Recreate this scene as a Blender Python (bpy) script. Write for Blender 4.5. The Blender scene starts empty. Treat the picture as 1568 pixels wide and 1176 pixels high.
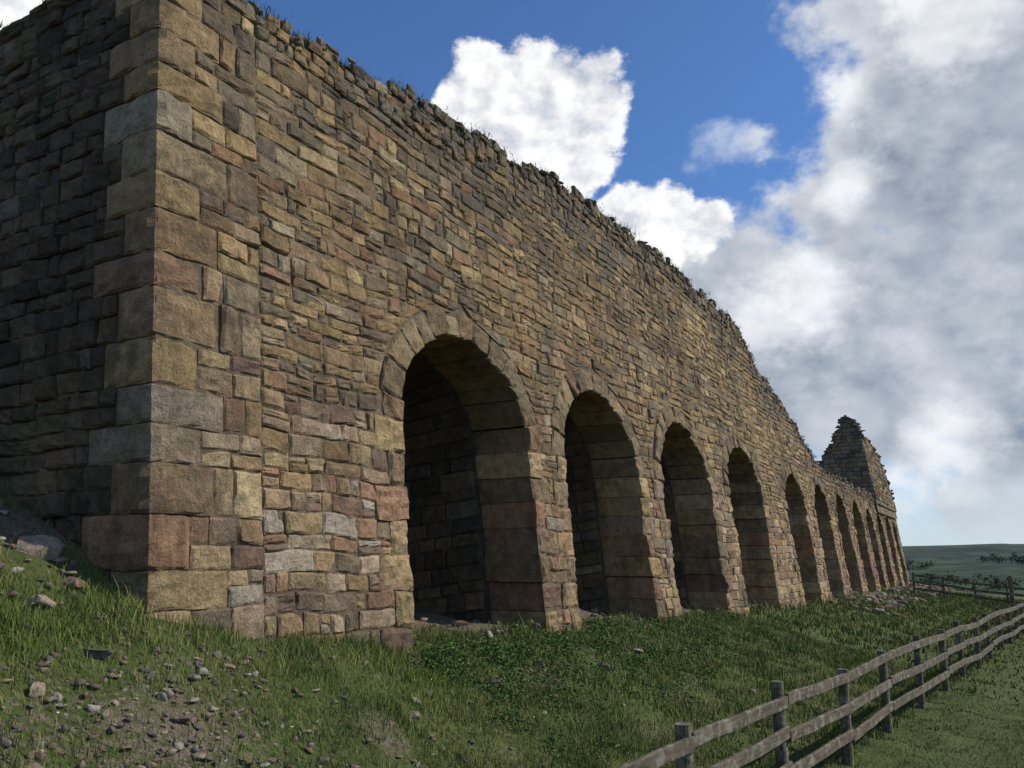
import bpy, math, random
import numpy as np
from mathutils import Vector
random.seed(7); rng=np.random.default_rng(7)
R=random.random
def U(a,b): return a+(b-a)*R()

# ------------------------------------------------------------ helpers
class Acc:
    def __init__(s): s.v=[]; s.f=[]; s.c=[]
def mkobj(name, acc, mat, parent=None, smooth=False):
    me=bpy.data.meshes.new(name)
    me.from_pydata(acc.v,[],acc.f)
    if acc.c:
        at=me.attributes.new("col",'FLOAT_COLOR','FACE')
        a=np.ones((len(acc.f),4),dtype=np.float32); a[:,:3]=np.array(acc.c,dtype=np.float32)
        at.data.foreach_set("color",a.ravel())
    me.materials.append(mat)
    if smooth: me.polygons.foreach_set("use_smooth",[True]*len(me.polygons))
    me.update()
    o=bpy.data.objects.new(name,me); bpy.context.scene.collection.objects.link(o)
    if parent: o.parent=parent
    return o
def mknp(name, verts, faces, mat, cols=None, parent=None, smooth=False):
    me=bpy.data.meshes.new(name)
    nv=len(verts); nf=len(faces); k=faces.shape[1]
    me.vertices.add(nv); me.vertices.foreach_set("co",verts.astype(np.float32).ravel())
    me.loops.add(nf*k); me.loops.foreach_set("vertex_index",faces.astype(np.int32).ravel())
    me.polygons.add(nf); me.polygons.foreach_set("loop_start",(np.arange(nf)*k).astype(np.int32))
    me.update(calc_edges=True); me.validate()
    if cols is not None:
        at=me.attributes.new("col",'FLOAT_COLOR','POINT')
        a=np.ones((nv,4),dtype=np.float32); a[:,:3]=cols
        at.data.foreach_set("color",a.ravel())
    me.materials.append(mat)
    if smooth: me.polygons.foreach_set("use_smooth",[True]*nf)
    o=bpy.data.objects.new(name,me); bpy.context.scene.collection.objects.link(o)
    if parent: o.parent=parent
    return o
def empty(name):
    e=bpy.data.objects.new(name,None); bpy.context.scene.collection.objects.link(e); return e

class NT:
    def __init__(s,nt): s.nt=nt
    def n(s,t,**k):
        nd=s.nt.nodes.new(t)
        for a,b in k.items(): setattr(nd,a,b)
        return nd
    def m(s,op,a,b=0.0,c=0.0,clamp=False):
        nd=s.nt.nodes.new('ShaderNodeMath'); nd.operation=op; nd.use_clamp=clamp
        for i,x in enumerate((a,b,c)):
            if isinstance(x,bpy.types.NodeSocket): s.nt.links.new(x,nd.inputs[i])
            else: nd.inputs[i].default_value=x
        return nd.outputs[0]
    def mix(s,f,a,b,bt='MIX'):
        nd=s.nt.nodes.new('ShaderNodeMixRGB'); nd.blend_type=bt
        for k,x in (('Fac',f),('Color1',a),('Color2',b)):
            if isinstance(x,bpy.types.NodeSocket): s.nt.links.new(x,nd.inputs[k])
            elif k=='Fac': nd.inputs[k].default_value=x
            else: nd.inputs[k].default_value=(x[0],x[1],x[2],1)
        return nd.outputs[0]
    def noise(s,vec,scale,detail=6,rough=.55):
        nd=s.n('ShaderNodeTexNoise'); nd.inputs['Scale'].default_value=scale; nd.inputs['Detail'].default_value=detail; nd.inputs['Roughness'].default_value=rough
        if vec is not None: s.nt.links.new(vec,nd.inputs['Vector'])
        return nd.outputs[0]
    def mr(s,v,a,b,c=0.,d=1.,smooth=False):
        nd=s.n('ShaderNodeMapRange'); 
        if smooth: nd.interpolation_type='SMOOTHSTEP'
        s.nt.links.new(v,nd.inputs[0])
        for i,x in enumerate((a,b,c,d)): nd.inputs[i+1].default_value=x
        return nd.outputs[0]
def newmat(name,rough=.9):
    m=bpy.data.materials.new(name); m.use_nodes=True
    t=NT(m.node_tree); b=m.node_tree.nodes['Principled BSDF']; b.inputs['Roughness'].default_value=rough
    b.inputs['Specular IOR Level'].default_value=.2
    pos=t.n('ShaderNodeNewGeometry').outputs['Position']
    return m,t,b,pos
def bump(t,b,h,strength,dist):
    bn=t.n('ShaderNodeBump'); bn.inputs['Strength'].default_value=strength; bn.inputs['Distance'].default_value=dist
    t.nt.links.new(h,bn.inputs['Height']); t.nt.links.new(bn.outputs[0],b.inputs['Normal'])

# ------------------------------------------------------------ materials
def stone_mat(name, attr=True, base=(.2,.16,.11)):
    m,t,b,pos=newmat(name,.92)
    if attr: c=t.n('ShaderNodeAttribute',attribute_name='col').outputs['Color']
    else:
        c=t.mix(0,base,base)
    n1=t.noise(pos,6,7,.65); n2=t.noise(pos,40,5,.7); n3=t.noise(pos,.5,5,.6); n4=t.noise(pos,2.3,7,.7)
    f=t.m('MULTIPLY',t.mr(n1,.25,.75,.55,1.42),t.mr(n2,.25,.75,.60,1.38))
    f=t.m('MULTIPLY',f,t.mr(n3,.3,.7,.80,1.16))
    g=t.n('ShaderNodeCombineXYZ'); 
    for i in range(3): t.nt.links.new(f,g.inputs[i])
    c=t.mix(1.,c,g.outputs[0],'MULTIPLY')
    c=t.mix(t.mr(n3,.5,.66,0,.25),c,(.32,.215,.09))         # ochre weathering drift
    n7=t.noise(pos,3.7,7,.7)
    c=t.mix(t.mr(n7,.56,.68,0,.38),c,(.27,.15,.065))         # iron staining
    c=t.mix(t.mr(n4,.60,.72,0,.42),c,(.25,.25,.19))       # lichen
    n5=t.noise(pos,1.4,8,.74)
    c=t.mix(t.mr(n5,.50,.66,0,.60),c,(.060,.048,.034))     # soot / damp
    mp=t.n('ShaderNodeMapping'); mp.inputs['Scale'].default_value=(1.8,1.8,.32); t.nt.links.new(pos,mp.inputs[0])
    n8=t.noise(mp.outputs[0],1.,7,.7)
    c=t.mix(t.mr(n8,.52,.68,0,.5),c,(.065,.052,.036))      # water run-off streaks
    n6=t.noise(pos,9,7,.72)
    c=t.mix(t.mr(n6,.55,.68,0,.55),c,(.075,.058,.040))
    t.nt.links.new(c,b.inputs['Base Color'])
    h=t.m('ADD',t.m('MULTIPLY',t.noise(pos,12,8,.68),1.0),t.m('MULTIPLY',n2,.35))
    bump(t,b,h,1.0,.055)
    return m
M_st=stone_mat("weathered_sandstone")
M_mo=stone_mat("lime_mortar",False,(.19,.15,.10))
M_in=stone_mat("shaded_inner_rubble",False,(.07,.058,.045))  # dark base colour carries the shade inside the arches

m,t,b,pos=newmat("grass_blades",.75)
c=t.n('ShaderNodeAttribute',attribute_name='col').outputs['Color']
t.nt.links.new(c,b.inputs['Base Color']); M_gr=m

m,t,b,pos=newmat("weathered_wood",.85)
mp=t.n('ShaderNodeMapping'); mp.inputs['Scale'].default_value=(30,2.2,30); t.nt.links.new(pos,mp.inputs[0])
g=t.noise(mp.outputs[0],1,8,.6); g2=t.noise(pos,7,6,.6)
c=t.mix(t.mr(g,.3,.7),(.045,.037,.026),(.17,.14,.10))
c=t.mix(t.mr(g2,.50,.62,0,.7),c,(.25,.245,.20)); c=t.mix(t.mr(t.noise(pos,3,5,.6),.5,.7,0,.5),c,(.06,.07,.035))
t.nt.links.new(c,b.inputs['Base Color']); bump(t,b,g,.6,.01); M_wd=m

# ground
m,t,b,pos=newmat("ground_turf",.95)
dirt=t.n('ShaderNodeAttribute',attribute_name='col'); sep=t.n('ShaderNodeSeparateColor'); t.nt.links.new(dirt.outputs['Color'],sep.inputs[0])
D,FAR,MOOR=sep.outputs[0],sep.outputs[1],sep.outputs[2]
n1=t.noise(pos,1.6,7,.65); n2=t.noise(pos,14,7,.7); n3=t.noise(pos,70,5,.7)
gr=t.mix(t.mr(n1,.35,.65),(.05,.08,.018),(.10,.14,.035)); gr=t.mix(t.mr(n2,.4,.7,0,.7),gr,(.15,.13,.065))
di=t.mix(t.mr(n2,.3,.7),(.08,.06,.04),(.21,.17,.12)); di=t.mix(t.mr(n3,.5,.62),di,(.28,.245,.19))
dm=t.mr(t.m('ADD',D,t.m('MULTIPLY',t.m('SUBTRACT',n2,.5),1.6)),.35,.6)
near=t.mix(dm,gr,di)
nf=t.noise(pos,.006,6,.65); nf2=t.noise(pos,.02,6,.65)
vo=t.n('ShaderNodeTexVoronoi'); vo.inputs['Scale'].default_value=.012; t.nt.links.new(pos,vo.inputs['Vector'])
vs=t.n('ShaderNodeSeparateColor'); t.nt.links.new(vo.outputs['Color'],vs.inputs[0])
fl=t.mix(vs.outputs[0],(.03,.06,.028),(.075,.12,.042)); fl=t.mix(t.mr(nf2,.48,.56,0,.9),fl,(.014,.028,.018))
mo=t.mix(t.mr(nf,.44,.56),(.014,.032,.028),(.045,.080,.048)); mo=t.mix(t.mr(nf2,.48,.58,0,.8),mo,(.012,.026,.026))  # bluish moor colours stand in for distance haze
vo2=t.n('ShaderNodeTexVoronoi'); vo2.inputs['Scale'].default_value=.006; t.nt.links.new(pos,vo2.inputs['Vector'])
vs2=t.n('ShaderNodeSeparateColor'); t.nt.links.new(vo2.outputs['Color'],vs2.inputs[0])
mo=t.mix(t.mr(vs2.outputs[1],.55,.6,0,.45),mo,(.05,.075,.045))
far=t.mix(MOOR,fl,mo)
c=t.mix(FAR,near,far)
t.nt.links.new(c,b.inputs['Base Color'])
bump(t,b,t.m('ADD',n2,t.m('MULTIPLY',n3,.5)),.8,.06); M_gd=m

m,t,b,pos=newmat("loose_rock",.95)
c=t.n('ShaderNodeAttribute',attribute_name='col').outputs['Color']
n1=t.noise(pos,18,7,.65)
g=t.n('ShaderNodeCombineXYZ'); f=t.mr(n1,.3,.7,.55,1.45)
for i in range(3): t.nt.links.new(f,g.inputs[i])
c=t.mix(1.,c,g.outputs[0],'MULTIPLY'); t.nt.links.new(c,b.inputs['Base Color']); bump(t,b,n1,.8,.03); M_rk=m

# ------------------------------------------------------------ terrain
XW=-6.2
def sst(a,b,x): 
    q=np.clip((x-a)/(b-a),0,1); return q*q*(3-2*q)
def wob(x,y):
    return (.06*np.sin(2.1*x+1.3*y+.5)*np.sin(1.7*y-.9*x+2)+.035*np.sin(5.3*x-2.2*y)*np.sin(4.1*y+1.8*x+1)+.014*np.sin(11*x+7*y)*np.sin(13*y-6*x))
By=[-40,3,4.66,7.9,12.9,17.9,23.4,31,60,67,80]; Bz=[-.3,-.35,-.45,-.95,-1.08,-1.2,-1.35,-1.5,-1.6,-1.6,-2.3]
def fence_x(y): return -3.23+.096*np.clip(y,-10,60)
def ground(x,y):
    x=np.asarray(x,float); y=np.asarray(y,float)
    B=np.interp(y,By,Bz); xf=fence_x(y)
    s=np.clip((x-XW)/(xf-XW),0,None)
    z1=B+(-2.6-B)*np.power(np.clip(s,0,1),.95)
    z1=z1-np.where(x>xf,.09*(x-xf),0)
    t_=np.clip(XW-x,0,None)
    up=.52*np.minimum(t_,9)
    ins=.10*np.minimum(t_,5)
    w=sst(4.7,5.6,y); wend=sst(66,74,y)
    z2=B+up*(1-w)+ins*w*(1-wend)
    z=np.where(x<XW,z2,z1)
    z=z+1.1*np.exp(-((x-.4)**2+(y+.2)**2)/(2*1.5**2))
    z=z+wob(x,y)*np.exp(-np.maximum(0,y-30)/40)
    d=np.sqrt(np.maximum(0,np.maximum(x-8,0))**2+np.maximum(0,y-62)**2)
    z=np.where(x>8,np.maximum(z,-3.8),z)
    lump=(np.sin(x*.004+1)*np.sin(y*.0031)+.5*np.sin(x*.011+y*.007)+.3*np.sin(y*.02-x*.013))
    z=z-.085*np.minimum(d,420)*sst(0,60,d)
    z=z+sst(380,1750,d)*(69+4*np.sin(x*.0051+.9)+1.5*lump)
    z=z+sst(100,400,d)*3.0*lump*(1-sst(1300,1750,d)*.6)
    return z
def dirtm(x,y):
    n=.5+.5*np.sin(3.1*x+1.1*y)*np.sin(2.3*y-1.9*x+.7)
    a=.58*np.exp(-((x+5.0)**2/.7+(y-3.7)**2/1.8))
    b_=.75*sst(-6.6,-7.6,x)*sst(5.2,4.4,y)
    c_=.15*np.exp(-((x-XW)/.2)**2)*sst(4.6,6,y)
    i=.95*sst(-6.35,-6.8,x)*sst(4.9,5.3,y)
    e=.45*sst(35,50,y)*np.exp(-((x-XW+.0)/1.6)**2)
    p=.38*sst(.55,.95,.5+.5*np.sin(1.7*x+2.9*y+2*np.sin(.9*y))*np.sin(1.3*y-2.6*x+.3))*(x<fence_x(y))
    return np.clip(np.maximum.reduce([a,b_,c_,i,e,p])*(0.6+.5*n)+.10*n,0,1)
def grow(a,b,st,k):
    o=[a]; s=st
    while o[-1]<b: o.append(o[-1]+s); s*=k
    return o
xs=np.array([-v for v in reversed(grow(12,4500,.3,1.2)[1:])]+list(np.arange(-12,6,.11))+grow(6,4500,.2,1.12))
ys=np.array([-v for v in reversed(grow(2,600,.4,1.3)[1:])]+list(np.arange(-2,18,.11))+list(np.arange(18,66,.45))+grow(66,6500,.6,1.06))
GX,GY=np.meshgrid(xs,ys); GZ=ground(GX,GY)
nx,ny=len(xs),len(ys)
V=np.stack([GX.ravel(),GY.ravel(),GZ.ravel()],1)
idx=np.arange(nx*ny).reshape(ny,nx)
F=np.stack([idx[:-1,:-1].ravel(),idx[:-1,1:].ravel(),idx[1:,1:].ravel(),idx[1:,:-1].ravel()],1)
dd=np.sqrt(np.maximum(0,GX-8)**2+np.maximum(0,GY-62)**2).ravel()
cols=np.stack([dirtm(GX,GY).ravel(),sst(30,120,dd),sst(750,1150,dd+160*np.sin(GX.ravel()*.006))],1)
mknp("ground",V,F,M_gd,cols,smooth=True)

# ------------------------------------------------------------ stone builder
def tone(p,t_=.35,k=(.245,.175,.095),g=1.08): return [((g*(c[0]*(1-t_)+k[0]*t_),g*(c[1]*(1-t_)+k[1]*t_),g*(c[2]*(1-t_)+k[2]*t_)),w) for c,w in p]
PAL=tone([((.33,.23,.11),5),((.23,.155,.085),4),((.20,.165,.115),3.4),((.26,.15,.09),1.8),((.40,.30,.155),2),((.15,.115,.085),2.6),((.28,.20,.12),4),((.35,.285,.19),1.2)],.25)
PALLOW=tone([((.36,.25,.14),4),((.31,.18,.115),2.6),((.42,.31,.21),2.8),((.19,.12,.095),1.8),((.42,.32,.18),2.2),((.33,.29,.23),1.4),((.23,.17,.12),2.4)],.18)
PALTOP=tone([((.16,.14,.11),4),((.22,.17,.11),3),((.11,.10,.085),3),((.19,.175,.14),1)],.15,g=1.0)
PALSIDE_SHADED=[((.105,.083,.053),4),((.068,.057,.040),4),((.135,.10,.062),1.4),((.095,.07,.045),2),((.15,.13,.095),.7)]  # side wall's shade put into darker stone colours; recess sides share them
PALIN_SHADED=[(tuple(.72*x for x in c),w) for c,w in PALSIDE_SHADED]  # recess shade painted in: side palette darkened again for vault and back wall
def pick(p):
    w=R()*sum(q[1] for q in p)
    for c,k in p:
        w-=k
        if w<=0: break
    j=U(.76,1.22)
    return (c[0]*j*U(.97,1.03),c[1]*j,c[2]*j*U(.95,1.05))
def stone(acc,f,a0,a1,b0,b1,va,vb,o,col,depth=-.04,mid=1,rough=.012,g=.001,es=.024,vj=.008):
    L=max(.02,((a1-a0)+(b1-b0))/2)
    if L<.04: return
    va+=U(0,vj); vb-=U(0,vj); H=vb-va
    e=min(.3,es*U(.7,1.4)/L); eh=min(.3,es*U(.7,1.3)/H)
    pre=[(0,depth)]; post=[(1,depth)]
    deep=depth<-.5
    if deep: pre+=[(0,-.72),(0,-.36)]; post=[(1,-.36),(1,-.72),(1,depth)]
    S=pre+[(0,o-.014),(e,o)]; T=pre+[(0,o-.014),(eh,o)]
    if mid:
        k=max(1,min(4,int(L/.13))); S+=[(e+(1-2*e)*(i)/(k+1),o) for i in range(1,k+1)]
        k=max(1,min(3,int(H/.12))); T+=[(eh+(1-2*eh)*(i)/(k+1),o) for i in range(1,k+1)]
    S+=[(1-e,o),(1,o-.014)]+post; T+=[(1-eh,o),(1,o-.014)]+post
    tu=U(-1,1)*rough*1.1; tv=U(-1,1)*rough*.9
    j=[U(0,.011) for _ in range(4)]
    kv=[U(-.008,.008) for _ in range(4)]
    worn=random.randrange(4) if R()<.5 else -1; wd=U(.010,.030)
    base=len(acc.v); n=len(S); nT=len(T)
    for ti,(tt,to) in enumerate(T):
        for si,(s,so) in enumerate(S):
            l=a0+(b0-a0)*tt+g+ (j[0]*(1-tt)+j[1]*tt); r=a1+(b1-a1)*tt-g-(j[2]*(1-tt)+j[3]*tt)
            u=l+(r-l)*s; v=va+g+(H-2*g)*tt
            v+=(kv[0]*(1-s)+kv[1]*s)*(1-tt)+(kv[2]*(1-s)+kv[3]*s)*tt
            oo=min(so,to)
            if oo>depth+1e-6:
                if oo>-.2:
                    oo+=tu*(s-.5)*2+tv*(tt-.5)*2+U(-1,1)*rough*(1 if oo==o else .5)
                    if e*.9<s<1-e*.9 and eh*.9<tt<1-eh*.9: oo+=rough*.6
                    if worn>=0:
                        cu=(s<.34) if worn%2==0 else (s>.66); cv=(tt<.4) if worn<2 else (tt>.6)
                        if cu and cv: oo-=wd
                    v+=U(-1,1)*.006; u+=U(-1,1)*.006
                else:
                    v+=U(-1,1)*.004; u+=U(-1,1)*.004
            acc.v.append(f(u,v,oo))
    for q in range(nT-1):
        for p in range(n-1):
            i=base+q*n+p
            acc.f.append((i,i+1,i+n+1,i+n)); acc.c.append(col)

BAT=.11
def fx(z): return XW-BAT*(z+.7)
def wave(u,v):
    a=min(1,max(0,(u-5.2)))
    return a*(.020*math.sin(1.3*u+.8*v)+.014*math.sin(3.9*u-2.1*v+1)+.007*math.sin(9.1*u+3*v))
def ff(u,v,o):
    v=v+wave(u,v)
    return (fx(v)+o+.012*math.sin(.9*u+1.1*v)+.008*math.sin(2.3*u-1.7*v),u,v)
Y0=4.66
TY=[4.66,5.85,8.57,13.96,17.9,21.8,27.8,29.7,33.3,38.1,42,48,56,67.5]
TZ=[6.35,6.44,6.82,7.61,7.98,8.1,7.96,6.82,6.07,4.3,4.1,4.1,4.15,4.0]
YE=67.2
def top(y): return float(np.interp(y,TY,TZ))
def topr(y): return top(y)+.06*math.sin(y*2.9)+.05*math.sin(y*6.3+1)+.03*math.sin(y*14)-.14*max(0,math.sin(y*1.15))**6
arches=[(8.3,11.65),(12.9,16.35),(17.8,21.4),(23.2,26.9),(30.4,33.7),(35.6,38.9),(40.8,44.0),(45.8,49.0),(50.6,53.4),(55,57.8),(59.4,62.2),(63.4,65.8)]
SP=1.77; RT=.46; K=.87
HB=.42; Z0=-2.43
BL={}
def blen(k,i,s):
    if (k,i,s) not in BL: BL[(k,i,s)]=(.62 if (k+i+(s>0))%2 else .38)*U(.85,1.0)
    return BL[(k,i,s)]
class Arch: pass
AR=[]
for i,(l,r) in enumerate(arches):
    A=Arch(); A.c=(l+r)/2; A.h=(r-l)/2; A.i=i; AR.append(A)
def hw(A,v):
    q=(v-SP)/((A.h+RT)*K)
    return (A.h+RT)*math.sqrt(max(0,1-q*q)) if q<1 else 0
ruin=empty("stone_kiln_ruin")
face=Acc(); blocks=Acc(); ring=Acc()
def colf(u,v):
    tp=top(u)
    d=tp-v
    if d<1.4+.6*math.sin(u*1.3) and R()<.85-.3*d/1.6: return pick(PALTOP)
    k=1+.16*math.sin(.7*u+1.3*v)*math.sin(1.1*v-.4*u+1)
    if v<SP and R()<.75: c=pick(PALLOW)
    else: c=pick(PAL)
    return tuple(x*k for x in c)
courses=[]
for k in range(10):
    z=Z0+k*HB
    s=U(.40,.60)
    courses+= [(z,z+HB*s,k),(z+HB*s,z+HB,k)]
z=SP
while z<9.4:
    h=random.choice([U(.12,.16),U(.15,.20),U(.18,.26)]); courses.append((z,z+h,None)); z+=h
SEAM=5.95
for va,vb,k in courses:
    if vb<-2.0: continue
    ed=[(SEAM,SEAM)]
    for A in AR:
        if k is not None:
            e0=A.h+blen(k,A.i,-1); e1=A.h+blen(k,A.i,1)
            ed+= [((A.c-e0),(A.c-e0)),((A.c+e1),(A.c+e1))]
        else:
            wa=hw(A,va+1e-5); wb=hw(A,vb)
            if wa and wa>0.02: ed+=[(A.c-wa,A.c-wb),(A.c+wa,A.c+wb)]
    ed.append((YE,YE))
    for q in range(0,len(ed)-1,2):
        (la,lb),(ra,rb)=ed[q],ed[q+1]
        if ra-la<.05: continue
        pa,pb=la,lb
        while True:
            near=pa<26
            ln=random.choice([U(.14,.26),U(.22,.42),U(.34,.72)])*(1 if near else 1.2)
            if top(pa)-vb<.55: ln=U(.12,.3)
            na=pa+ln; last=False
            if na>min(ra,rb)-.14: na=ra; nb=rb; last=True
            else: nb=na
            if not last and nb<pb+.05: nb=pb+.06; na=max(na,nb-.02)
            um=(pa+na)/2; tp=topr(um)+U(-.12,.05)
            if (va+vb)/2<tp and not (um<12 and R()<.005) and vb>float(np.interp(um,By,Bz))-.5:
                o=U(.0,.018)+(.018 if R()<.06 else 0)
                if top(um)-va<.7: o+=U(-.02,.045)
                md=1 if um<15 else 0; rg=.012 if um<15 else .015
                if abs(pa-pb)<.01 and na-pa<.45 and abs(na-nb)<.01 and vb-va>.16 and R()<.25:
                    zm=va+(vb-va)*U(.35,.65)
                    stone(face,ff,pa,na,pb,nb,va,zm,o,colf(um,va),mid=md,rough=rg*.7)
                    stone(face,ff,pa,na,pb,nb,zm,vb,U(0,.016),colf(um,va),mid=md,rough=rg*.7)
                else:
                    stone(face,ff,pa,na,pb,nb,va,vb,o,colf(um,va),mid=md,rough=rg)
            pa,pb=na,nb
            if last: break
z=-2.43; par=0
sd=Acc()
def fsd(u,v,o):
    a=min(1,max(0,(u-.8)))
    v=v+a*(.02*math.sin(1.5*u+v)+.014*math.sin(3.7*u-2*v))
    return (fx(v)-u, Y0-o-a*.012*math.sin(2*u+1.7*v), v)
while z<6.5:
    h=U(.33,.50)
    if z+h>6.42: h=6.42-z
    if h<.1: break
    lf=U(.66,.95) if par else U(.36,.55); ls=U(.42,.55) if par else U(.7,.95)
    col=pick(tone([((.35,.255,.13),4),((.26,.18,.105),4),((.30,.175,.11),1.5),((.25,.215,.16),1.4),((.40,.31,.18),1)],.22))
    def quoin(za,zb):
        g=.004; nu=6
        pts=[]
        for q in range(nu): pts.append(('s',ls*(1-q/nu)))
        for q in range(nu+1): pts.append(('f',lf*q/nu))
        base=len(blocks.v); n=len(pts)
        rows=[(za+g,-.06),(za+g,.002),(za+.035,.022)]+[(za+(zb-za)*f_,.03) for f_ in (.3,.5,.7)]+[(zb-.035,.022),(zb-g,.002),(zb-g,-.06)]
        kx=U(-.015,.015); kf=U(-.015,.015)
        for v,o in rows:
            cj=U(-.028,.006)
            for qi,(kk,d) in enumerate(pts):
                oo=o+(U(-.018,.016) if o>0 else 0)
                vv=v+(U(-.008,.008) if o>0 else 0)
                if qi==0 or qi==n-1: oo=min(oo,-.0)if o>0 else o
                if kk=='s': blocks.v.append((fx(v)-d,Y0-oo-(kx if o>0 else 0),vv))
                elif d==0:
                    cc=oo*.4+cj ; blocks.v.append((fx(v)+cc,Y0-cc,vv))
                else: blocks.v.append((fx(v)+oo+(kf if o>0 else 0),Y0+d,vv))
        for a in range(len(rows)-1):
            for q in range(n-1):
                i=base+a*n+q; blocks.f.append((i,i+1,i+n+1,i+n)); blocks.c.append(col)
    quoin(z,z+h)
    kk=2 if R()<.65 else 1
    zs=[z,z+h*U(.42,.58),z+h] if kk==2 else [z,z+h]
    for a in range(len(zs)-1):
        p=Y0+lf
        while p<SEAM-.05:
            n_=p+U(.22,.5)
            if n_>SEAM-.15: n_=SEAM-.004
            stone(face,ff,p,n_,p,n_,zs[a],zs[a+1],U(0,.025),colf(p,z))
            p=n_
            if n_>=SEAM-.01: break
    zs=[z,z+h*U(.42,.58),z+h]
    for a in range(2):
        p=ls
        while p<11:
            n_=p+U(.16,.55)
            if zs[a+1]>-.8+.3*p:
                stone(sd,fsd,p,n_,p,n_,zs[a],zs[a+1],U(-.005,.03)+(.03 if R()<.1 else 0),pick(PALSIDE_SHADED),rough=.016)
            p=n_
    z+=h; par^=1
for A in AR:
    for k in range(2,10):
        za=Z0+k*HB; zb=za+HB
        for sgn in (-1,1):
            L=blen(k,A.i,sgn)
            j=U(-.035,.045)
            if sgn<0: a,b_=A.c-A.h-L,A.c-A.h+j
            else: a,b_=A.c+A.h-j,A.c+A.h+L
            col=pick(PALLOW) if R()<.6 else pick(tone([((.38,.28,.15),1),((.26,.19,.12),1)],.2))
            stone(blocks,ff,a,b_,a,b_,za,zb,U(.005,.045),col,depth=-1.05,mid=1,rough=.024,es=.05)
    ncnt=14
    w=[U(.7,1.35) for _ in range(ncnt)]; sm=sum(w); acc_=0; th=[0]
    for x in w: acc_+=x; th.append(math.pi*acc_/sm)
    for q in range(ncnt):
        t0,t1=th[q],th[q+1]
        rt=RT*U(.80,1.12)
        def fv(u,v,o,A=A):
            r=A.h+v; zz=SP+r*K*math.sin(-u) ; yy=A.c+r*math.cos(-u); zz+=wave(yy,zz); return (fx(zz)+o+.012*math.sin(.9*yy+1.1*zz), yy, zz)
        stone(ring,fv,-t1,-t0,-t1,-t0,-.02+U(-.035,.035),rt,U(.005,.045),pick(tone([((.25,.19,.115),3),((.20,.155,.10),3),((.31,.235,.14),1.4),((.23,.15,.10),1.2)],.15)),depth=-1.05,mid=1,rough=.022,g=.001,es=.022,vj=.0)
lin=Acc(); inner=Acc()
for A in AR:
    gz=float(np.interp(A.c,By,Bz))-1.0
    def prof(x,sc,hs):
        P=[(x,A.c-A.h*sc,gz)]
        for q in range(0,17):
            tq=math.pi*(1-q/16); P.append((x,A.c+A.h*sc*math.cos(tq),SP*hs+A.h*hs*K*math.sin(tq)))
        P.append((x,A.c+A.h*sc,gz)); return P
    def lay(P): return [(fx(p[2])+p[0],p[1],p[2]) for p in P]
    rings=[lay(prof(-.06,1.07,1.05)),lay(prof(-1.0,1.07,1.05)),lay(prof(-1.001,.95,.98)),lay(prof(-2.9,.62,.82)),]
    b0=len(lin.v); n=len(rings[0])
    for rr in rings: lin.v+=rr
    for a in range(3):
        for q in range(n-1):
            i=b0+a*n+q; lin.f.append((i,i+1,i+n+1,i+n))
    lin.f.append(tuple(b0+3*n+q for q in range(n)))
    if A.i<5:
        def sc_(s): return .94-.33*s, .975-.16*s
        def fin(u,v,o,A=A):
            s=v/1.9; a_,b_=sc_(s)
            spz=SP*b_
            if u<0: y=-A.h*a_+o; z_=spz+u
            elif u>1: y=A.h*a_-o; z_=spz-(u-1)
            else:
                tq=math.pi*(1-u); y=(A.h*a_-o)*math.cos(tq); z_=spz+(A.h*b_*K-o)*math.sin(tq)
            return (fx(z_)-1.02-v,A.c+y,z_)
        for side in (0,1):
            zz=0
            while zz<SP-gz-.4:
                h=U(.17,.3); p=0
                while p<1.85:
                    n_=min(1.9,p+U(.25,.6))
                    if side: f2=lambda u,v,o: fin(1+v,u,o)
                    else: f2=lambda u,v,o: fin(-v-1e-4,u,o)
                    stone(inner,f2,p,n_,p,n_,zz,zz+h,U(.02,.05),pick(PALSIDE_SHADED),mid=1); p=n_
                zz+=h
        nv_=16
        for q in range(nv_):
            p=0
            while p<1.85:
                n_=min(1.9,p+U(.3,.7))
                o=U(.02,.05); u0,u1=q/nv_+.003,(q+1)/nv_-.003; i=len(inner.v)
                pts=[(p+.008,u0),(n_-.008,u0),(n_-.008,u1),(p+.008,u1)]
                inner.v+=[fin(uu,dv,-.02) for dv,uu in pts]+[fin(uu,dv,o+U(-.01,.01)) for dv,uu in pts]
                cc=pick(PALIN_SHADED)
                for fc in ((4,5,6,7),(0,1,5,4),(1,2,6,5),(2,3,7,6),(3,0,4,7)):
                    inner.f.append(tuple(i+x for x in fc)); inner.c.append(cc)
                p=n_
        def fb(u,v,o,A=A): return (fx(v)-2.88+o, A.c+u, v)
        z=gz+.4; a_,b_=sc_(1.)
        while z<(SP+A.h*K)*b_-.15:
            h=U(.16,.26)
            zm=z+h-SP*b_; W=A.h*.61 if zm<0 else A.h*.61*math.sqrt(max(.01,1-(zm/(A.h*b_*K))**2))
            p=-W
            while p<W-.02:
                n_=min(W,p+U(.25,.5)); stone(inner,fb,p,n_,p,n_,z,z+h,U(.02,.05),pick(PALIN_SHADED)); p=n_
            z+=h
bk=Acc()
Ys=sorted(set([round(v,3) for v in np.arange(Y0+.03,YE,.1)]+[round(A.c+s*(A.h+.02),3) for A in AR for s in (-1,1)]))
def low(y):
    for A in AR:
        if abs(y-A.c)<A.h+.019:
            return SP+(A.h+.10)*K*math.sqrt(max(0,1-((y-A.c)/(A.h+.10))**2))
    return -3.
MB=-.008
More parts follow.
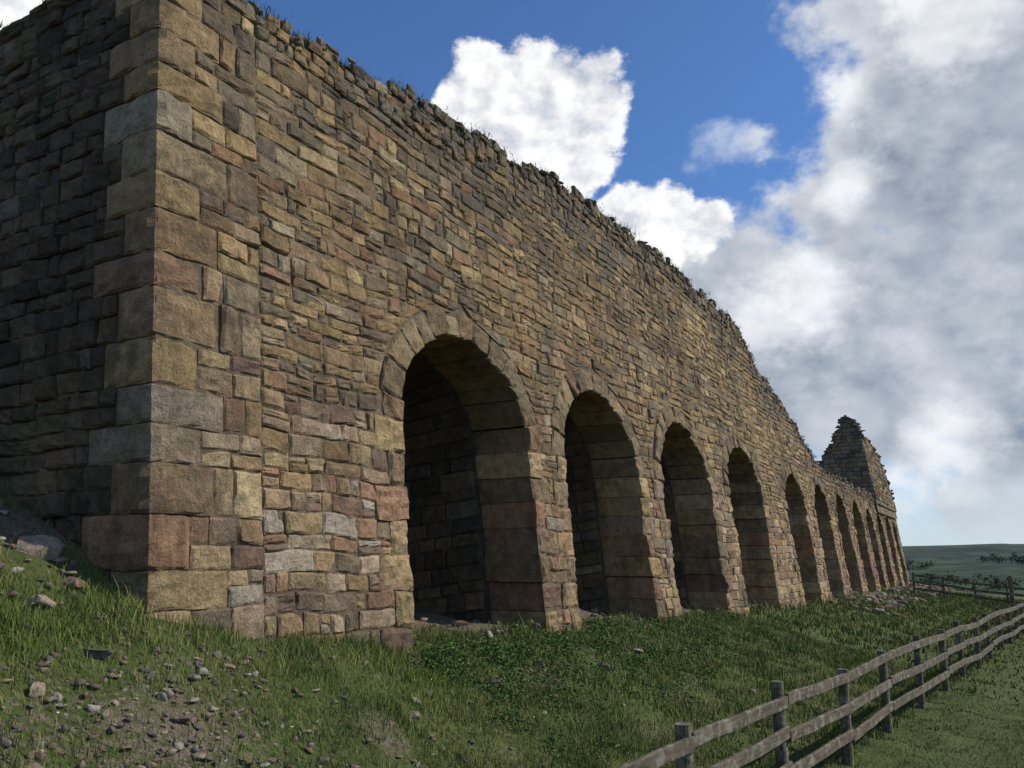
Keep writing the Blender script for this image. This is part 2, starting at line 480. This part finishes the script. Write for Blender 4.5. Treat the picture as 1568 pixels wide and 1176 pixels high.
for a,b_ in zip(Ys[:-1],Ys[1:]):
    m_=(a+b_)/2
    if low(m_)>-2: la,lb=max(low(a),SP) if low(a)>-2 else SP,max(low(b_),SP) if low(b_)>-2 else SP
    else: la=lb=-3.
    ta,tb=topr(a)-.16,topr(b_)-.16
    N=8
    i=len(bk.v)
    for q in range(N+1):
        bk.v+=[ff(a,la+(ta-la)*q/N,MB),ff(b_,lb+(tb-lb)*q/N,MB)]
    for q in range(N): bk.f.append((i+2*q,i+2*q+1,i+2*q+3,i+2*q+2))
    i=len(bk.v)
    bk.v+=[ff(a,ta,MB),ff(b_,tb,MB),(fx(tb)-1.2,b_,tb+.1),(fx(ta)-1.2,a,ta+.1),(-13,b_,tb-.3),(-13,a,ta-.3),(-13,b_,-3),(-13,a,-3)]
    bk.f+=[(i,i+1,i+2,i+3),(i+3,i+2,i+4,i+5),(i+5,i+4,i+6,i+7)]
i=len(bk.v); ys_=Y0+.02
bk.v+=[(fx(-3)-.03,ys_,-3),(fx(6.23)-.03,ys_,6.23),(-13,ys_,6.1),(-18,ys_,5.6),(-18,ys_,-3), ff(YE,-3,-.035),ff(YE,3.9,-.035),(-13,YE,3.9),(-13,YE,-3),(-18,Y0+5,5.6),(-13,Y0+5,6.2),(-18,Y0+5,-3)]
bk.f+=[(i,i+1,i+2,i+3,i+4),(i+5,i+6,i+7,i+8),(i+2,i+3,i+9,i+10),(i+3,i+4,i+11,i+9)]
mkobj("wall_face_stones",face,M_st,ruin); mkobj("side_wall_stones",sd,M_st,ruin)
mkobj("quoins_and_jamb_blocks",blocks,M_st,ruin); mkobj("arch_voussoirs",ring,M_st,ruin)
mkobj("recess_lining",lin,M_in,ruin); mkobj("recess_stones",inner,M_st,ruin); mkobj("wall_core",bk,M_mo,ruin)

# far tower
tow=empty("ruined_stone_tower"); ts=Acc()
TB=.14
def tfx(z): return -6.42-TB*(z-3.0)
def t1(u,v,o): return (tfx(v)+o,u,v)
def t2(u,v,o): return (u,56.-o,v)
TFy=[56,57.5,60,62,64,65.2,66.8]; TFz=[8.0,7.8,7.9,7.4,7.2,6.2,4.0]
TNx=[-11.6,-10.4,-9.5,-8.9,-8.4,-8.0,-7.6,-7.0]; TNz=[3.6,4.6,6.4,7.3,8.4,9.05,8.8,8.0]
z=3.5
while z<9.2:
    h=U(.2,.3); p=56.
    while p<66.6:
        n_=p+U(.35,.8)
        if z+h/2<np.interp((p+n_)/2,TFy,TFz)+U(-.15,.15): stone(ts,t1,p,n_,p,n_,z,z+h,U(0,.06),pick(PAL if R()<.4 else PALTOP),mid=0,rough=.02)
        p=n_
    p=-11.6
    while p<tfx(z)-.05:
        n_=min(tfx(z),p+U(.35,.8))
        if z+h/2<np.interp((p+n_)/2,TNx,TNz)+U(-.15,.15): stone(ts,t2,p,n_,p,n_,z,z+h,U(0,.06),pick(PALTOP),mid=0,rough=.02)
        p=n_
    z+=h
tb=Acc()
for a in range(len(TNx)-1):
    i=len(tb.v)
    tb.v+=[(TNx[a],56.05,3),(TNx[a+1],56.05,3),(TNx[a+1],56.05,TNz[a+1]-.1),(TNx[a],56.05,TNz[a]-.1)]; tb.f.append((i,i+1,i+2,i+3))
for a in range(len(TFy)-1):
    i=len(tb.v); za,zb=TFz[a]-.1,TFz[a+1]-.1
    tb.v+=[(tfx(3)-.05,TFy[a],3),(tfx(3)-.05,TFy[a+1],3),(tfx(zb)-.05,TFy[a+1],zb),(tfx(za)-.05,TFy[a],za),(-7.7-.5*(za-6)*.3,TFy[a]+.05,za+.2),(-7.7-.5*(zb-6)*.3,TFy[a+1]+.05,zb+.2),(-10.5,TFy[a+1],3),(-10.5,TFy[a],3)]
    tb.f+=[(i,i+1,i+2,i+3),(i+3,i+2,i+5,i+4),(i+4,i+5,i+6,i+7)]
mkobj("tower_stones",ts,M_st,tow); mkobj("tower_core",tb,M_mo,tow)

# ------------------------------------------------------------ rocks
import bmesh
def ico(n):
    bm=bmesh.new(); bmesh.ops.create_icosphere(bm,subdivisions=n,radius=1)
    a=np.array([v.co[:] for v in bm.verts]); f=np.array([[v.index for v in f.verts] for f in bm.faces]); bm.free(); return a,f
ICO,ICF=ico(3); ICO1,ICF1=ico(2)
class RK:
    def __init__(s): s.v=[];s.f=[];s.c=[];s.n=0
    def add(s,p,r,col,hi=False,flat=.6):
        I,Fc=(ICO,ICF) if hi else (ICO1,ICF1)
        v=I.copy()
        for _ in range(9):   # chop by planes -> angular rock
            nrm=rng.normal(size=3); nrm/=np.linalg.norm(nrm); d=rng.uniform(.3,.62)
            q=v@nrm; v=v-np.outer(np.maximum(q-d,0),nrm)
        v=v*rng.uniform(.7,1.6,3)*np.array([1.2,1.2,flat*1.2])*r
        a=rng.uniform(0,6.28); ca,sa=math.cos(a),math.sin(a)
        v=np.stack([v[:,0]*ca-v[:,1]*sa,v[:,0]*sa+v[:,1]*ca,v[:,2]],1)+rng.normal(0,.015*r,v.shape)
        s.v.append(v+np.array(p)); s.f.append(Fc+s.n); s.n+=len(v); s.c.append(np.tile(np.array(col)*rng.uniform(.75,1.15),(len(v),1)))
    def make(s,name,parent=None):
        return mknp(name,np.concatenate(s.v),np.concatenate(s.f),M_rk,np.concatenate(s.c),parent)
RC=[(.20,.16,.11),(.25,.20,.15),(.15,.12,.09),(.19,.13,.10),(.29,.26,.21),(.12,.11,.095)]
rk=RK()
def drop(x,y,r,hi=False,sink=.15): rk.add((x,y,float(ground(x,y))+r*sink),r,random.choice(RC),hi)
for _ in range(900):
    x=random.gauss(-5.0,.65); y=random.gauss(3.8,1.0)
    if x<-6.1 and y>4.5: continue
    drop(x,y,random.choice([.012,.016,.02,.028,.04])*U(.8,1.3))
for _ in range(420):
    x=U(-10,-6.4); y=U(1.5,4.5); drop(x,y,U(.015,.055)*(1.7 if R()<.12 else 1))
for _ in range(320):
    x=U(-6.1,-2.8); y=U(2.5,18); drop(x,y,U(.015,.05))
for x,y,r in [(-5.1,4.2,.07),(-5.6,3.4,.09),(-4.6,4.7,.08),(-4.4,4.9,.06),(-5.0,3.1,.08),(-4.9,6.6,.08),(-5.9,4.0,.12),(-6.5,3.9,.12),(-6.9,3.6,.16),(-4.2,5.6,.08),(-5.3,8.6,.11),(-5.2,11.5,.12),(-5.4,13.2,.1),(-7.7,3.9,.2),(-7.9,3.5,.17),(-5.5,10.2,.1),(-5.3,15.5,.12),(-5.0,12.4,.08),(-6.7,4.3,.13),(-7.2,4.2,.15)]:
    drop(x,y,r,True,.12)
for A in AR:
    for _ in range(60 if A.i<4 else 40):
        x=U(-7.6,-6.1)if R()<.75 else U(-8.8,-7); y=U(A.c-A.h,A.c+A.h); drop(x,y,U(.025,.08)*(1.6 if R()<.2 else 1),False)
for _ in range(420):
    y=U(34,72); x=random.gauss(-5.4,.9); 
    drop(x,y,U(.06,.24))
rk.make("scattered_rubble")
wh=RK()
y=Y0
while y<YE:
    for _ in range(5):
        zt=topr(y); x=fx(zt)-U(.0,.7)
        r=U(.045,.11)*(1.6 if R()<.07 else 1)*(.65+.5*abs(math.sin(y*1.7)))
        wh.add((x,y+U(-.1,.1),zt+U(-.13,.02)),r,random.choice([(.10,.088,.07),(.14,.115,.08),(.08,.07,.06),(.16,.14,.10)]),False,.6)
    y+=.11 if y<30 else .2
for _ in range(160):
    d=U(0,10); wh.add((fx(6.3)-d,Y0+U(0.05,.5),6.25+U(-.08,.06)),U(.05,.12),(.10,.09,.07),False,.6)
for _ in range(110):
    k=U(-11,-7.1); wh.add((k,56+U(0,.5),np.interp(k,TNx,TNz)+U(-.1,.1)),U(.1,.25),(.10,.09,.08))
for _ in range(110):
    k=U(56,66.5); zz=np.interp(k,TFy,TFz); wh.add((tfx(zz)-U(0,.4),k,zz+U(-.15,.1)),U(.1,.25),(.12,.11,.09))
wh.make("wall_head_rubble",ruin)

# ------------------------------------------------------------ grass
def blades(P,h,w,col,lean=.5):
    n=len(P); a=rng.uniform(0,2*np.pi,n); dx,dy=np.cos(a),np.sin(a)
    b=rng.uniform(0,2*np.pi,n); l=rng.uniform(.1,1,n)*lean*h
    lx,ly=np.cos(b)*l,np.sin(b)*l
    v=np.zeros((n,5,3))
    v[:,0]=P+np.stack([-dx*w,-dy*w,np.zeros(n)-.01],1); v[:,1]=P+np.stack([dx*w,dy*w,np.zeros(n)-.01],1)
    v[:,2]=P+np.stack([dx*w*.7+lx*.35,dy*w*.7+ly*.35,h*.6],1); v[:,3]=P+np.stack([-dx*w*.7+lx*.35,-dy*w*.7+ly*.35,h*.6],1)
    v[:,4]=P+np.stack([lx,ly,h],1)
    i=np.arange(n)*5
    tri=np.concatenate([np.stack([i,i+1,i+2],1),np.stack([i,i+2,i+3],1),np.stack([i+3,i+2,i+4],1)])
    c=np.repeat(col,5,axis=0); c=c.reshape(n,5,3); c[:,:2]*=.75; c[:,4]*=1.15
    return v.reshape(-1,3),tri,c.reshape(-1,3)
parts=[]
def gcol(n,x,y,dry=.25):
    base=np.array([.055,.100,.020]); alt=np.array([.145,.20,.040]); dr=np.array([.27,.23,.10])
    t_=np.clip(.42+.5*np.sin(1.3*x+.7*y)*np.sin(1.1*y-.5*x)+.3*np.sin(4.3*x+1.7*y)*np.sin(3.7*y-2.9*x)+rng.normal(0,.22,n),0,1)[:,None]
    c=base*(1-t_)+alt*t_
    dd_=dry*(.4+1.7*np.clip(.5+.9*np.sin(2.3*x-1.1*y+1)*np.sin(1.9*y+1.3*x),0,1))
    q=(rng.uniform(0,1,n)<dd_)[:,None]
    return np.where(q,c*.4+dr*.6,c)*rng.uniform(.65,1.25,(n,1))
def scatter(n,x0,x1,y0,y1,hmin,hmax,w,dry,side=0):
    x=rng.uniform(x0,x1,n); y=rng.uniform(y0,y1,n)
    inarch=np.zeros(n,bool)
    for A in AR: inarch|=(np.abs(y-A.c)<A.h-.05)&(x>XW-.55)
    keep=(~((x<XW+.02)&(y>Y0-.05)))|inarch
    keep&=rng.uniform(0,1,n)>np.clip(dirtm(x,y)*1.3,0,.97)
    if side: keep&=(np.sign(x-fence_x(y))==side)
    cl=.5+.5*np.sin(2.7*x+1.9*y+np.sin(3*y))*np.sin(2.3*y-3.1*x+np.sin(2*x))
    cl=np.clip(cl*.6+.4*(.5+.5*np.sin(9*x+5*y+np.sin(4*x))*np.sin(8*y-7*x)),0,1)
    keep&=rng.uniform(0,1,n)<(.4+.6*cl)
    x,y=x[keep],y[keep]; cl=cl[keep]; k=len(x)
    P=np.stack([x,y,ground(x,y)],1)
    h=rng.uniform(hmin,hmax,k)*(.4+1.1*cl)
    h*=np.where(rng.uniform(0,1,k)<.03,2.2,1)
    h*=1+.8*np.exp(-((x-XW-.1)/.15)**2)
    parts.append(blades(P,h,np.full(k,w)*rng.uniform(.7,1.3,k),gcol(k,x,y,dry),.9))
scatter(175000,-6.8,-1.6,1.2,10,.025,.09,.0035,.27,-1)
scatter(85000,-6.8,-.5,10,22,.04,.12,.006,.22,-1)
scatter(60000,-6.7,1.5,22,62,.06,.17,.014,.2,-1)
scatter(55000,-2.6,3.5,6,20,.02,.05,.005,.10,1)
scatter(40000,-1.5,8,20,60,.04,.08,.014,.10,1)
scatter(14000,-10.5,-6.2,1.0,4.6,.03,.10,.004,.3,0)
v=[];f=[];c=[];o=0
for a,b_,cc in parts: v.append(a);f.append(b_+o);c.append(cc);o+=len(a)
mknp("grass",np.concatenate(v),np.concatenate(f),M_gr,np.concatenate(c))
def leaves(C,size,col,name,parent=None):
    n=len(C); a=rng.normal(size=(n,3)); a/=np.linalg.norm(a,axis=1)[:,None]; a[:,2]*=.5
    b_=np.cross(a,rng.normal(size=(n,3))); b_/=np.linalg.norm(b_,axis=1)[:,None]
    s=size[:,None]
    v=np.stack([C-a*s,C+b_*s*.45,C+a*s,C-b_*s*.45],1).reshape(-1,3)
    f=np.arange(n*4).reshape(-1,4)
    return mknp(name,v,f,M_gr,np.repeat(col,4,axis=0),parent)
C=[];
for _ in range(330):
    y=7.8+abs(random.gauss(0,6.5)); x=random.gauss(-5.4,.6)
    if x<-5.95: x=-6.0+U(0,.25)
    if y>28: continue
    hh=U(.05,.22); r=U(.06,.2); k=50
    p=rng.normal(size=(k,3))*[r*.7,r*.7,.0]; zz=rng.uniform(0,1,k)*hh
    C.append(np.stack([x+p[:,0],y+p[:,1],ground(x+p[:,0],y+p[:,1])+zz],1))
C=np.concatenate(C); n=len(C)
leaves(C,rng.uniform(.014,.032,n),np.array([.045,.09,.02])*rng.uniform(.6,1.9,(n,1)),"nettle_patch")
P=[]
for _ in range(480):
    y=U(Y0,42) ; z_=topr(y); k=45; P.append(np.stack([fx(z_)-U(-.03,.6)+rng.normal(0,.07,k),y+rng.normal(0,.18,k),np.full(k,z_)-.04],1))
for _ in range(240):
    k=60; P.append(np.stack([fx(6.3)-U(0,9)+rng.normal(0,.08,k),Y0+U(.05,.5)+rng.normal(0,.08,k),np.full(k,6.27)],1))
P=np.concatenate(P); n=len(P)
a,b_,cc=blades(P,rng.uniform(.03,.13,n),rng.uniform(.003,.008,n),gcol(n,P[:,0],P[:,1],.35)*.65,.9)
mknp("wall_top_grass",a,b_,M_gr,cc)
x=rng.uniform(-6,-2.5,300); y=rng.uniform(3,20,300)
P=np.stack([x,y,ground(x,y)+rng.uniform(.05,.10,300)],1)
leaves(np.repeat(P,3,axis=0)+rng.normal(0,.004,(900,3)),np.full(900,.009),np.full((900,3),.65),"daisies")
C=[];S=[]
for _ in range(1500):
    yy=U(250,1300); xx=yy*U(-.12,.16)+random.gauss(0,8)
    if math.sin(xx*.03+yy*.011)+math.sin(yy*.023-xx*.017)<.35: continue
    k=26; hh=U(5,9); p=rng.normal(size=(k,3))*[hh*.36,hh*.36,hh*.24]
    g=float(ground(xx,yy)); C.append(p+[xx,yy,g+hh*.4]); S.append(rng.uniform(.9,1.9,k))
C=np.concatenate(C); S=np.concatenate(S)
leaves(C,S,np.array([.022,.042,.022])*rng.uniform(.6,1.5,(len(C),1)),"distant_trees")

# ------------------------------------------------------------ fence
def box(acc,p0,p1,w,h,jit=.006):
    p0=Vector(p0);p1=Vector(p1); d=(p1-p0).normalized(); up=Vector((0,0,1))
    if abs(d.z)>.9: up=Vector((0,1,0))
    s=d.cross(up).normalized(); u=s.cross(d).normalized()
    N=max(1,int((p1-p0).length/.35)); b0=len(acc.v)
    ch=min(w,h)*.18
    prof=[(-w/2+ch,-h/2),(w/2-ch,-h/2),(w/2,-h/2+ch),(w/2,h/2-ch),(w/2-ch,h/2),(-w/2+ch,h/2),(-w/2,h/2-ch),(-w/2,-h/2+ch)]
    for i in range(N+1):
        q=p0.lerp(p1,i/N); jx,jy=U(-jit,jit),U(-jit,jit)
        for a,b_ in prof: acc.v.append(tuple(q+s*(a+jx)+u*(b_+jy)))
    for i in range(N):
        for k in range(8):
            a=b0+i*8+k; b_=b0+i*8+(k+1)%8; acc.f.append((a,b_,b_+8,a+8))
    acc.f.append(tuple(b0+k for k in range(7,-1,-1))); acc.f.append(tuple(b0+N*8+k for k in range(8)))
def fence(name,pts,off):
    e=empty(name); pa=Acc(); ra=Acc(); tops=[]
    for i,(x,y) in enumerate(pts):
        g=float(ground(x,y)); tx,ty=U(-.04,.04),U(-.04,.04)
        box(pa,(x,y,g-.3),(x+tx,y+ty,g+1.2+U(-.03,.06)),.12,.14)
        tops.append((x,y,g))
    for i in range(len(pts)-1):
        (x0,y0,g0),(x1,y1,g1)=tops[i],tops[i+1]
        for k,h in enumerate((1.08,.72,.36)):
            j0,j1=U(-.03,.03),U(-.03,.03); o=.001*((i%2))
            box(ra,(x0+off[0]+o,y0+off[1]+.004,g0+h+j0),(x1+off[0]+o,y1+off[1]-.004,g1+h+j1),.045,.125)
    mkobj("posts",pa,M_wd,e); mkobj("rails",ra,M_wd,e)
P=[(float(fence_x(y))+U(-.02,.02),y) for y in np.arange(2.2,62,2.5)]
fence("wooden_fence",P,(.085,0))
fence("wooden_fence",[(x,52-.15*x) for x in np.arange(-4.6,1.6,1.5)],(0,-.095))
gp=Acc()
for x in (.1,.9): 
    g=float(ground(x,51.)); box(gp,(x,51,g-.2),(x,51,g+1.7),.2,.2)
mkobj("gate_posts",gp,M_wd)

# ------------------------------------------------------------ light
SD=Vector((.64,.42,.63)).normalized()
sun=bpy.data.lights.new("sun",'SUN'); sun.energy=3.8; sun.angle=math.radians(.6); sun.color=(1,.91,.78)
so=bpy.data.objects.new("sun",sun); so.rotation_euler=SD.to_track_quat('Z','Y').to_euler(); bpy.context.scene.collection.objects.link(so)
w=bpy.data.worlds.new("World"); bpy.context.scene.world=w; w.use_nodes=True
nt=w.node_tree; t=NT(nt); bg=nt.nodes['Background']
sky=t.n('ShaderNodeTexSky'); sky.sky_type='NISHITA'; sky.sun_disc=False
sky.sun_elevation=math.asin(SD.z); sky.sun_rotation=math.atan2(SD.x,SD.y); sky.altitude=300; sky.air_density=1.0; sky.dust_density=.3; sky.ozone_density=3.0
tc=t.n('ShaderNodeTexCoord').outputs['Generated']
def dirv(az,el):
    a,e=math.radians(az),math.radians(el); return (math.sin(a)*math.cos(e),math.cos(a)*math.cos(e),math.sin(e))
mp=t.n('ShaderNodeMapping'); mp.inputs['Scale'].default_value=(1,1,1.35); nt.links.new(tc,mp.inputs[0]); vv=mp.outputs[0]
va=t.n('ShaderNodeVectorMath'); va.operation='ADD'; nt.links.new(vv,va.inputs[0]); va.inputs[1].default_value=tuple(SD*.018)
n1=t.noise(vv,10,9,.58); n2=t.noise(va.outputs[0],10,6,.5)
def blobs(L):
    cur=None
    for az,el,r in L:
        d=t.n('ShaderNodeVectorMath'); d.operation='DISTANCE'; nt.links.new(tc,d.inputs[0]); d.inputs[1].default_value=dirv(az,el)
        x=t.m('MULTIPLY_ADD',d.outputs['Value'],-1/math.radians(r),1.0)
        cur=x if cur is None else t.m('SMOOTH_MAX',cur,x,.12)
    return cur
white=[(-31.8,31.8,3.0),(-28.6,31.8,3.4),(-24.8,30.0,3.5),(-31,29.4,2.6),(-27.6,29,3.7),(-25.6,27.2,2.6),(-34,31,2.0),(-21.6,23.2,2.2),(-18.9,22.7,2.4),(-16.4,21.9,2.1),(-20,21,2.6),(-64,30,4.0)]
glow=[(-10.2,17.6,4.2),(-12.8,16,3.4),(1,32.5,5),(-2.2,7,3.6),(-6.3,23.5,2.4),(-5.2,4.4,2.5),(-7,29,2.6)]
grey=[(-1.5,23,9.0),(0,30,8.0),(-4.2,27.0,5.0),(-6.5,12.5,8.5),(0,15,10),(-11.5,12.0,6.0),(-12.4,17.6,5.0),(-15.5,19.3,3.2),(-6,19,5),(2,7.5,6.0),(8,22,9),(12,12,8),(25,28,14),(40,20,12),(-90,25,12),(-120,40,14),(120,30,15),(170,45,16),(60,55,14)]
Wf=blobs(white); Gf=blobs(grey); Lf=blobs(glow)
dw=t.m('ADD',Wf,t.m('MULTIPLY_ADD',n1,2.4,-1.2)); dg=t.m('ADD',Gf,t.m('MULTIPLY_ADD',n1,2.2,-.95))
wisp=t.m('ADD',blobs([(-15.0,28.3,3.6),(-13.4,27.2,2.8),(-9,21.5,3.5)]),t.m('MULTIPLY_ADD',n1,4.2,-2.5))
mw=t.mr(dw,-.02,.24,0,1,True); mg=t.mr(dg,-.05,.45,0,1,True); mx=t.mr(wisp,-.1,1.0,0,.6,True)
rel=t.m('MULTIPLY',t.m('SUBTRACT',n1,n2),5.0)
wf=t.m('ADD',t.mr(dw,.0,1.3,.98,.72),rel,0,True)
wc=t.mix(wf,(3.8,4.4,5.6),(10.0,10.0,10.0))
nb=t.noise(vv,3.8,5,.5)
gl=t.mr(t.m('ADD',Lf,t.m('MULTIPLY_ADD',n1,1.8,-.9)),-.05,.75,0,.58,True)
gf=t.m('ADD',t.m('ADD',t.mr(dg,.05,.75,.55,.20),t.mr(nb,.40,.66,-.08,.20)),t.m('MULTIPLY_ADD',rel,.30,gl),0,True)
gc=t.mix(gf,(2.4,2.95,3.8),(9.2,9.4,9.7))
skc=t.mix(1,sky.outputs[0],(.80,1.08,1.42),'MULTIPLY')
c=t.mix(mx,skc,(7.5,8.2,9.2))
c=t.mix(t.m('MULTIPLY',mg,.97),c,gc)
c=t.mix(mw,c,wc)
sx=t.n('ShaderNodeSeparateXYZ'); nt.links.new(tc,sx.inputs[0])
c=t.mix(t.mr(sx.outputs[2],.0,.14,.8,0,True),c,(6.2,7.0,7.7))
nt.links.new(c,bg.inputs['Color']); bg.inputs['Strength'].default_value=.1

# ------------------------------------------------------------ camera
cam=bpy.data.cameras.new("camera"); co=bpy.data.objects.new("camera",cam); bpy.context.scene.collection.objects.link(co)
co.location=(0,0,0); co.rotation_euler=(math.radians(90+12.09),0,math.radians(30.2))
cam.sensor_width=36; cam.lens=29.16; cam.clip_start=.05; cam.clip_end=20000
bpy.context.scene.camera=co
sc=bpy.context.scene; sc.view_settings.view_transform='Standard'; sc.view_settings.look='None'; sc.view_settings.exposure=0
